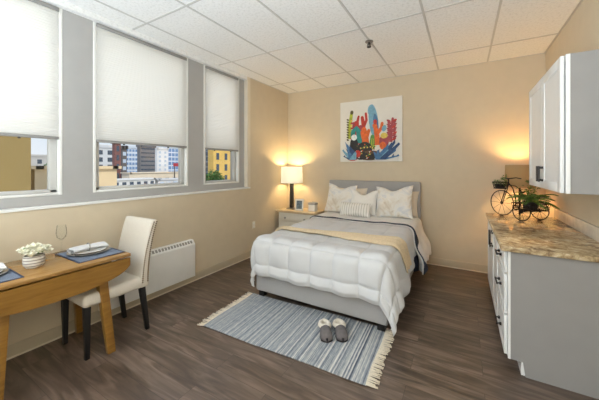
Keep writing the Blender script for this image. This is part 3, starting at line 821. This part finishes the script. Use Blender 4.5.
def basket(c, rx, ry, h, name, tap=.78):
    b = MB(); n = 22
    def pt(a, k, zz): return c+f*math.cos(a)*rx*k+sd*math.sin(a)*ry*k+Z*zz
    for zz, k in ((0, tap), (h*.5, (1+tap)/2), (h, 1)): b.tube([pt(2*PI*i/36, k, zz) for i in range(36)], .0028 if zz < h else .0045, 5, closed=True)
    for i in range(n):
        a = 2*PI*i/n; b.tube([pt(a, tap, 0), pt(a+.15, 1, h)], .0018, 4)
    for i in range(-3, 4): b.tube([c+sd*ry*tap*i/3.6-f*rx*tap*.75, c+sd*ry*tap*i/3.6+f*rx*tap*.75], .0018, 4)
    b.build(name, M['iron'], t)
bc = cf+f*.020+Z*.165
basket(bc, .075, .082, .075, 'basket')
b = MB()
rc = axm+Z*.012
for s1, s2 in ((1, 1),):
    for zz, e in ((0, 0), (.035, .004), (.07, .008)):
        q = [rc+f*(.095+e)*i+sd*(.12+e)*j+Z*zz for i, j in ((1, 1), (1, -1), (-1, -1), (-1, 1))]
        b.tube(q, .003 if zz < .07 else .0045, 5, closed=True)
    for k in range(11):
        u = -1+2*k/10
        for i in (-1, 1): b.tube([rc+f*.095*i+sd*.12*u, rc+f*.103*i+sd*.128*u+Z*.07], .0018, 4); b.tube([rc+f*.095*u+sd*.12*i, rc+f*.103*u+sd*.128*i+Z*.07], .0018, 4)
    for k in range(9): u = -1+2*k/8; b.tube([rc+f*.095+sd*.12*u, rc-f*.095+sd*.12*u], .0018, 4)
b.build('cargo_rack', M['iron'], t)
def leaf(b, p, d, L, w, droop=.3):
    d = Vector(d).normalized(); s = d.cross(Z)
    if s.length < .1: s = Vector((1, 0, 0))
    s.normalize(); up = s.cross(d)
    ps = [p, p+d*L*.35+s*w+up*.1*L, p+d*L-Z*droop*L, p+d*L*.35-s*w+up*.1*L]
    b.poly(ps)
# leafy plant in the front basket
pl = thing('basket_plant', 'small leafy green plant in the front wire basket of the tricycle', 'plant', tuple(bc+Z*.004))
MB().lathe([(0, 0), (.045, 0), (.056, .05), (.05, .05), (.045, .042), (0, .042)], tuple(bc+Z*.004), 20).build('pot', M['soil'], pl)
b = MB()
for k in range(150):
    a = random.uniform(0, 2*PI); rr = .062*math.sqrt(random.random()); h = random.uniform(.03, .095)
    p = bc+Vector((rr*math.cos(a), rr*math.sin(a), h))
    leaf(b, p, (math.cos(a+random.uniform(-.6, .6)), math.sin(a), random.uniform(0, .9)), random.uniform(.018, .034), .008)
for k in range(60):
    p = bc-f*.052+Vector((random.gauss(0, .016), random.gauss(0, .016), .10+abs(random.gauss(0, .025))))
    leaf(b, p, (random.gauss(0, 1), random.gauss(0, 1), random.uniform(.2, 1)), random.uniform(.016, .03), .008)
b.build('foliage', M['leaf'], pl, smooth=0)
# fern in the cargo rack
pl = thing('fern_plant', 'dark pot of spreading fern in the rear rack of the tricycle', 'plant', tuple(rc+Z*.004))
MB().lathe([(0, 0), (.055, 0), (.072, .085), (.066, .085), (.06, .07), (0, .07)], tuple(rc+Z*.004), 24).build('pot', M['soil'], pl)
b = MB(); b2_ = MB()
top = rc+Z*.085
for k in range(34):
    a = k*2.399; L = random.uniform(.16, .30); el = random.uniform(.25, 1.0)
    if k % 3 == 0: L *= .7; el = random.uniform(.9, 1.3)
    d = Vector((math.cos(a), math.sin(a), 0))
    pts = []
    for i in range(9):
        q = i/8; pts.append(top+d*(.02+L*q*math.cos(el*.8))+Z*(L*(q*math.sin(el)*1.1-.55*q*q)))
    for p_ in pts:
        if p_.x > RW-.06: p_.x = RW-.06
    b2_.tube(pts, [.0022]*8+[.0008], 4)
    for i in range(1, 9):
        for j in (0, .5):
            if i == 8 and j: continue
            p = pts[i] if not j else (pts[i]+pts[i+1 if i < 8 else 8])/2
            tdir = (pts[min(i+1, 8)]-pts[i-1]).normalized(); s = tdir.cross(Z).normalized()
            ll = .042*math.sin(PI*min(.95, (i+j)/8.5))+.012
            for sg in (-1, 1): leaf(b, p, s*sg+tdir*.7+Z*.05, ll, .007, .25)
for k in range(140):       # bushy centre
    p = top+Vector((random.gauss(0, .03), random.gauss(0, .03), .03+random.random()*.20))
    leaf(b, p, (random.gauss(0, 1), random.gauss(0, 1), random.uniform(-.2, 1)), random.uniform(.025, .045), .008)
fo = b.build('fronds', M['fern'], pl, smooth=0); b2_.build('stems', M['fern'], pl)

# lamp standing in the corner behind the counter
FX_, FY_ = 3.60, 4.40
t = thing('floor_lamp', 'lit lamp with a woven tan shade in the corner behind the counter end', 'lamp', (FX_, FY_, 0))
b = MB(); drum(b, (FX_, FY_, 0), .155, .145, 1.22, 1.495); b.build('lamp_shade', M['wshade'], t)
MB().lathe([(0, 0), (.13, 0), (.13, .012), (.03, .025), (0, .025)], (FX_, FY_, 0), 32).build('base', M['iron'], t)
MB().tube([(FX_, FY_, .02), (FX_, FY_, 1.27)], .011, 10).build('pole', M['iron'], t)
MB().ball((FX_, FY_, 1.31), .03).build('bulb', bulb_mat, t)
sp = MB()
for a in range(3): sp.tube([(FX_, FY_, 1.26), (FX_+.15*math.cos(a*2.1), FY_+.15*math.sin(a*2.1), 1.24)], .002, 5)
sp.build('shade_spider', M['iron'], t)
BULBS.append(lamp_light('lamp_glow', (FX_, FY_, 1.37), 24, (1, .63, .24)))

# ------------------------------------------------------------------ dining table
TY0, TY1, TX0, TX1, TZ = .34, 1.30, .03, .60, .75
t = thing('drop_leaf_table', 'honey oak drop-leaf table with its curved leaf folded down by the windows', 'table', ((TX0+TX1)/2, .8, 0))
MB().box(TX0, TX1, TY0, TY1, TZ-.026, TZ, .004).build('top', M['oaktop'], t)
def leafpoly(n=30):
    pts = [(TY0+.004, TZ-.036)]
    for i in range(n+1):
        y = TY0+.004+(TY1-TY0-.008)*i/n; k = (y-.82)/.48
        pts.append((y, TZ-.004-.080-.120*max(0, 1-abs(k)**2.3)**.55))
    pts.append((TY1-.004, TZ-.036)); return pts
for xa, xb in ((TX1-.022, TX1-.001), (TX0+.001, TX0+.022)):
    MB().prism(leafpoly(), 'x', xa, xb).build('drop_leaf', M['oak'], t, smooth=30)
MB().box(TX0+.06, TX1-.06, TY0+.12, TY1-.12, TZ-.10, TZ-.026, .003).build('apron', M['oak'], t)
for sx in (-1, 1):
    for sy in (-1, 1):
        xt, yt = .315+sx*.19, .835+sy*.268; xb, yb = .315+sx*.27, .835+sy*.318
        w, d = .036, .034
        lo = [(xb-w*.6, yb-d*.8, 0), (xb+w*.6, yb-d*.8, 0), (xb+w*.6, yb+d*.8, 0), (xb-w*.6, yb+d*.8, 0)]
        hi = [(xt-w, yt-d, TZ-.026), (xt+w, yt-d, TZ-.026), (xt+w, yt+d, TZ-.026), (xt-w, yt+d, TZ-.026)]
        MB().hexa(lo, hi, .004).build('leg', M['oak'], t)
for y in (.5, 1.1):
    MB().box(TX1-.05, TX1+.0, y-.025, y+.025, TZ-.031, TZ-.026).build('hinge', M['brass'], t, smooth=0)

# ------------------------------------------------------------------ dining chairs
def make_chair(loc, rz, label):
    t = thing('dining_chair', label, 'chair', loc, rz, group='upholstered dining chairs')
    MB().box(-.225, .225, -.265, .195, .395, .495, .035, seg=4).build('seat', M['linen'], t, local=True)
    # raked back, slightly curved, as a side outline
    fr, bk = [], []
    for i in range(9):
        k = i/8; z = .40+.585*k
        y = .165+.085*k*k+.02*k
        fr.append((y, z)); bk.append((y+.075-.02*k, z-.004*k))
    MB().prism(fr+bk[::-1], 'x', -.225, .225, bev=.014).build('backrest', M['linen'], t, local=True, smooth=50)
    for sx in (-1, 1):
        nb = MB()
        for i in range(31):
            k = i/30; z = .45+.515*k; yf = .165+.085*k*k+.02*k
            nb.ball((sx*.2255, yf+.061-.02*k, z), .0075, sc=(.5, 1, 1)).ball((sx*.2255, yf+.015, z), .0070, sc=(.5, 1, 1))
        nb.build('nailhead_trim', M['nail'], t, local=True, smooth=180)['kind'] = 'stuff'
    for sx in (-1, 1):
        x = sx*.190
        MB().hexa([(x-.015, -.245, 0), (x+.015, -.245, 0), (x+.015, -.215, 0), (x-.015, -.215, 0)], [(x-.022, -.255, .40), (x+.022, -.255, .40), (x+.022, -.21, .40), (x-.022, -.21, .40)], .003).build('leg', M['black'], t, local=True)
        MB().hexa([(x-.015, .225, 0), (x+.015, .225, 0), (x+.015, .258, 0), (x-.015, .258, 0)], [(x-.022, .165, .42), (x+.022, .165, .42), (x+.022, .212, .42), (x-.022, .212, .42)], .003).build('leg', M['black'], t, local=True)
    return t
ch = make_chair((.33, 1.245, 0), 0, 'cream upholstered dining chair with black legs at the heater end of the table')
dup(ch, (.33, .30, 0), PI, 'cream upholstered dining chair at the end of the table away from the heater')

# ------------------------------------------------------------------ table setting
def setting(cy, sg, where):
    t = thing('placemat', 'blue woven placemat %s' % where, 'placemat', (.315, cy, TZ), group='blue placemats')
    MB().box(.315-.215, .315+.215, cy-.165, cy+.165, TZ+.0004, TZ+.004, .001).build('weave', M['mat_blue'], t, smooth=0)
    h = MB(); z = TZ+.0042
    for q in ((-.215, -.203, -.165, .165), (.203, .215, -.165, .165), (-.203, .203, -.165, -.153), (-.203, .203, .153, .165)): h.box(.315+q[0], .315+q[1], cy+q[2], cy+q[3], TZ+.0005, z)
    h.build('hem', M['mat_edge'], t, smooth=0)
    c = (.285, cy, TZ+.0045)
    tag(MB().lathe([(0, .002), (.10, .002), (.145, .012), (.147, .015), (.143, .016), (.10, .007), (0, .006)], c, 48).build('charger_plate', M['charger']), 'pewter-rimmed charger plate on the placemat %s' % where, 'plate', 'charger plates')
    tag(MB().lathe([(0, .0), (.07, .0), (.12, .014), (.122, .017), (.118, .017), (.07, .006), (0, .005)], (c[0], c[1], c[2]+.0075), 48).build('dinner_plate', M['china']), 'white dinner plate on the charger %s' % where, 'plate', 'white dinner plates')
    # rolled napkin through a ring
    n0 = Vector((c[0]-.02, cy-.12*sg, c[2]+.047)); 
    def nap(u, v):
        a = 2*PI*u; y = -.5+v
        w = .030+.045*abs(y)**1.2*2.0; hh = .020+.006*math.sin(a*3+v*9)
        return (c[0]-.01+w*math.cos(a)*(1+.08*math.sin(v*14)), cy+y*.25, c[2]+.037+.018*math.sin(v*PI)*.4+hh*math.sin(a)*(1-.35*abs(y)))
    np_ = MB().grid(nap, 24, 24, wrapu=True)
    o = tag(np_.build('napkin', M['napkin'], smooth=180), 'gathered pale grey napkin on the plate %s' % where, 'napkin', 'napkins')
    MB().ring((c[0]-.01, cy, c[2]+.043), (0, 1, 0), .031, .005, 28, 6).build('napkin_ring', M['steel'], o)
setting(1.125, 1, 'in front of the cream chair by the heater')
setting(.495, -1, 'at the heaterless table end')
def wineglass(x, y, label):
    t = thing('wine_glass', label, 'glass', (x, y, TZ), group='wine glasses')
    prof = [(0, .001), (.034, .001), (.034, .004), (.006, .010), (.004, .03), (.004, .10), (.010, .112), (.030, .135), (.037, .165), (.035, .20), (.030, .235), (.0285, .235), (.0335, .20), (.0355, .165), (.0285, .137), (.008, .116), (0, .114)]
    MB().lathe(prof, (x, y, TZ), 32).build('glass', M['wglass'], t, smooth=60)
M['wglass'] = glass_mat('stem_glass', (.99, .995, .99, 1), .02)
wineglass(.11, 1.0, 'clear wine glass between the flowers and the plate by the heater-side chair')
wineglass(.11, .60, 'clear wine glass on the far side of the flowers from the heater')
fb = Vector((.33, .765, TZ))
t = thing('flower_bowl', 'grey and white banded bowl of cream roses in the middle of the table', 'flowers', fb)
MB().lathe([(0, .002), (.045, .002), (.058, .02), (.062, .05), (.058, .088), (.053, .088), (.056, .05), (.05, .02), (0, .012)], fb, 36).build('bowl', M['bowl'], t)
def rose(c, r, seed):
    b = MB(); rnd = random.Random(seed); c = Vector(c)
    b.ball(c, r*.45, sc=(1, 1, 1.1))
    for lay, (n, rr, tl) in enumerate(((4, .5, .2), (5, .75, .55), (7, 1.0, .95))):
        for k in range(n):
            a = 2*PI*k/n+lay*.5+rnd.uniform(-.15, .15)
            def pet(u, v, a=a, rr=rr, tl=tl):
                w = (u-.5)*1.5*(math.sin(PI*min(.98, .15+v*.75)))**.6
                rad = r*rr*(.25+.75*v**.8); z = r*(.85*v*(1-.55*tl*v)-.25)
                return c+Vector((rad*math.cos(a+w*.75), rad*math.sin(a+w*.75), z+.12*r*math.cos(w*3)))
            b.grid(pet, 5, 5)
    b.build('rose', M['petal'], t, smooth=180)
for i, (dx, dy, dz, r) in enumerate(((0, 0, .138, .042), (.045, .015, .118, .036), (-.04, .02, .118, .036), (.02, -.045, .116, .036), (-.015, -.045, .122, .036), (.01, .05, .120, .036), (.058, -.03, .102, .03), (-.058, -.02, .102, .03), (-.03, .058, .104, .03), (.045, .055, .102, .03))):
    rose(fb+Vector((dx*1.1, dy*1.1, dz+.006)), r*1.15, i)
b = MB()
for k in range(12):
    a = k*2.4; rr = random.uniform(.02, .07)
    leaf(b, fb+Vector((rr*math.cos(a), rr*math.sin(a), random.uniform(.09, .15))), (math.cos(a), math.sin(a), random.uniform(-.1, .8)), .03, .010)
b.build('leaves', M['leaf'], t, smooth=0)

# ------------------------------------------------------------------ the town outside
GZ = -12.0
asph = mat('asphalt', srgb(140, 138, 134), .9)
struct(MB().box(-160, -2, -60, 160, GZ-.5, GZ).build('ground', asph, smooth=0))
wdark = mat('town_glass', srgb(96, 112, 130), .2)
def building(x, y0, y1, ztop, wallc, label, depth=8, nx=0, nz=0, wz=(0, 0), wfrac=.6, hfrac=.55, zb=GZ, roofc=None, winm=None, parapet=.35):
    wm = mat('facade', srgb(*wallc), .85, var=.08, scale=.6)
    t = thing('building', label, 'building', (x-depth/2, (y0+y1)/2, zb), group='buildings across the street')
    MB().box(x-depth, x, y0, y1, zb, ztop).build('walls', wm, t, smooth=0)
    b = MB(); e = .12
    for q in ((x-depth-e, x+e, y0-e, y0+.2), (x-depth-e, x+e, y1-.2, y1+e), (x-.2, x+e, y0, y1), (x-depth-e, x-depth+.2, y0, y1)): b.box(*q, ztop-.05, ztop+parapet)
    b.build('parapet', mat('coping', srgb(*(roofc or wallc)), .8), t, smooth=0)
    if nx:
        z0, z1 = wz; cw = (y1-y0)/nx; chh = (z1-z0)/nz
        for i in range(nx):
            for j in range(nz):
                yc = y0+cw*(i+.5); zc = z0+chh*(j+.5)
                MB().box(x-.02, x+.05, yc-cw*wfrac/2, yc+cw*wfrac/2, zc-chh*hfrac/2, zc+chh*hfrac/2).build('window', winm or wdark, t, smooth=0)
    return t
gdk = mat('town_dark', srgb(74, 84, 96), .25); gbl = mat('town_blue', srgb(120, 150, 186), .2); gwh = mat('town_pale', srgb(196, 206, 216), .3)
building(-6, -6, 2.52, 7.5, (152, 128, 76), 'near olive-tan wall of a building filling the window beside the table', 9)
building(-9, 3.45, 5.94, 1.45, (226, 200, 158), 'low beige flat-roofed wall just beyond the windows', 3, parapet=.06)
building(-40, 18.5, 21.0, 4.2, (214, 213, 211), 'pale grey block behind the low beige wall', 1.2, 2, 4, (0, 4), .5, .6, winm=gdk)
building(-30, 16.1, 16.75, 4.1, (128, 84, 76), 'narrow red-brown brick tower beside the pale grey block', .5, 1, 5, (-1, 4), .4, .6, winm=gdk)
building(-34, 18.9, 19.5, 3.8, (104, 98, 96), 'narrow dark tower between the brick tower and the blue-windowed block', .4, 1, 5, (-1, 3.6), .6, .5, winm=gwh)
building(-45, 25.1, 27.1, 4.7, (214, 220, 226), 'white block with rows of pale blue windows', .8, 4, 6, (.2, 4.6), .7, .55, winm=gbl)
building(-38, 23.5, 25.8, 4.5, (122, 120, 120), 'plain dark grey slab tower in the middle window view', .8, 1, 6, (.8, 4.5), .9, .3, winm=gdk)
building(-46, 31.2, 33.4, 4.8, (238, 235, 230), 'white tower beside the dark grey slab', 1, 2, 5, (.6, 4.6), .35, .5, winm=gwh)
building(-55, 39.6, 46.5, 5.9, (222, 228, 234), 'blue glass office block with a white grid front', 1.5, 8, 6, (-.2, 5.8), .78, .72, winm=gbl)
building(-28, 16.6, 25.5, .82, (232, 214, 186), 'long low beige building under the towers', 1.5, 9, 1, (-1.2, .55), .5, .55, winm=gdk, parapet=.06)
building(-24, 13.0, 17.0, .30, (230, 227, 220), 'low white building with grey windows under the brick tower', 1.5, 6, 2, (-2, .3), .5, .6, winm=gdk, parapet=.06)
building(-24, 17.3, 21.2, .16, (214, 212, 208), 'low grey-white building under the blue glass block', 1.5, 5, 2, (-2, .15), .55, .6, winm=gwh, parapet=.06)
building(-45, 40.6, 43.4, 6.0, (116, 126, 138), 'dark glass building beside the gold one', 1, 3, 8, (-3, 6), .7, .7, winm=gdk)
building(-38, 37.4, 46, 5.0, (228, 186, 100), 'golden yellow building in the narrow window view', 1.5, 4, 4, (-4, 4.6), .32, .6, winm=gdk)
building(-70, 14, 26, 3.6, (198, 192, 182), 'distant pale hillside block seen past the olive wall', 3, 7, 2, (0, 3.4), .4, .5, winm=gdk)
t = thing('red_sign', 'small red sign board in front of the blue glass block', 'sign', (-27.5, 22.3, -.2))
MB().box(-27.56, -27.5, 21.55, 23.0, 1.55, 1.95).build('board', mat('sign_red', srgb(176, 46, 52), .5), t, smooth=0)
MB().box(-27.60, -27.54, 21.7, 21.78, -.2, 1.6).box(-27.60, -27.54, 22.75, 22.83, -.2, 1.6).build('post', M['dark'], t, smooth=0)
def tree(x, y, r, ztop, label):
    t = thing('tree', label, 'tree', (x, y, GZ), group='street trees')
    MB().tube([(x, y, GZ), (x+.1, y, (GZ+ztop)/2), (x, y, ztop-r)], [.28, .2, .08], 8).build('trunk', M['oak'], t)
    b = MB(); rnd = random.Random(x+y)
    for k in range(700):
        v = Vector((rnd.gauss(0, 1), rnd.gauss(0, 1), rnd.gauss(0, 1))).normalized()*r*rnd.random()**.4
        leaf(b, Vector((x, y, ztop-r))+Vector((v.x, v.y, v.z*1.2)), (rnd.gauss(0, 1), rnd.gauss(0, 1), rnd.gauss(0, .6)), r*.34, r*.11)
    b.build('crown', M['fern'], t, smooth=0)
tree(-30, 30.2, 1.4, .8, 'green street tree left of the golden yellow building')
tree(-20, 9.2, .7, 1.75, 'green tree at the corner of the olive-tan wall')
tree(-20, 7.4, .7, 1.6, 'green tree beyond the low beige wall')

# ------------------------------------------------------------------ light
w = bpy.data.worlds.new('sky'); scene.world = w; w.use_nodes = True
n, l = w.node_tree.nodes, w.node_tree.links
bg = n['Background']
tc = n.new('ShaderNodeTexCoord'); sp = n.new('ShaderNodeSeparateXYZ'); l.new(tc.outputs['Generated'], sp.inputs[0])
rp = ramp(n, [(0, (.92, .95, 1, 1)), (.12, (.78, .88, 1, 1)), (.5, (.45, .65, 1, 1)), (1, (.3, .5, .95, 1))])
l.new(sp.outputs['Z'], rp.inputs[0]); l.new(rp.outputs[0], bg.inputs['Color']); bg.inputs['Strength'].default_value = 1.0
s = bpy.data.lights.new('sun', 'SUN'); s.energy = 2.6; s.angle = R(1); s.color = (1, .95, .86)
so = bpy.data.objects.new('sun', s); col.objects.link(so); so.rotation_euler = (R(10), R(48), R(-12))
def area(name, loc, rot, sx, sy, power, color):
    a = bpy.data.lights.new(name, 'AREA'); a.shape = 'RECTANGLE'; a.size = sx; a.size_y = sy; a.energy = power; a.color = color
    o = bpy.data.objects.new(name, a); col.objects.link(o); o.location = loc; o.rotation_euler = rot
    return o
# area lights: added fill at unseen windows behind the camera, weaker ones behind the shades
DAY = (.84, .92, 1.0)
for y0, y1 in openings[:2]:
    area('daylight_fill', (-.32, (y0+y1)/2, 2.05), (0, R(-90), 0), 1.5, y1-y0, 60, DAY)
for (y0, y1), p in zip(openings[2:], (6, 6.5, 5)):
    area('daylight_fill', (-.32, (y0+y1)/2, 2.32), (0, R(-90), 0), 1.0, y1-y0, p, DAY)
# unseen fill light added behind the camera, aimed up to bounce off the ceiling
area('bounce_fill', (1.9, -1.4, .8), (R(180), 0, 0), 1.4, 1.4, 250, (.77, .895, 1))

# ------------------------------------------------------------------ camera
cam = bpy.data.cameras.new('camera'); co = bpy.data.objects.new('camera', cam); col.objects.link(co)
co.location = (3.003, 0, 1.47); co.rotation_euler = (R(90), 0, R(30.5))
cam.sensor_width = 36; cam.lens = 279.4/599*36; cam.shift_y = -33/599; cam.clip_start = .02; cam.clip_end = 500
scene.camera = co
scene.view_settings.view_transform = 'Standard'; scene.view_settings.look = 'None'
scene.view_settings.gamma = 1; scene.view_settings.exposure = 0; scene.view_settings.use_curve_mapping = False
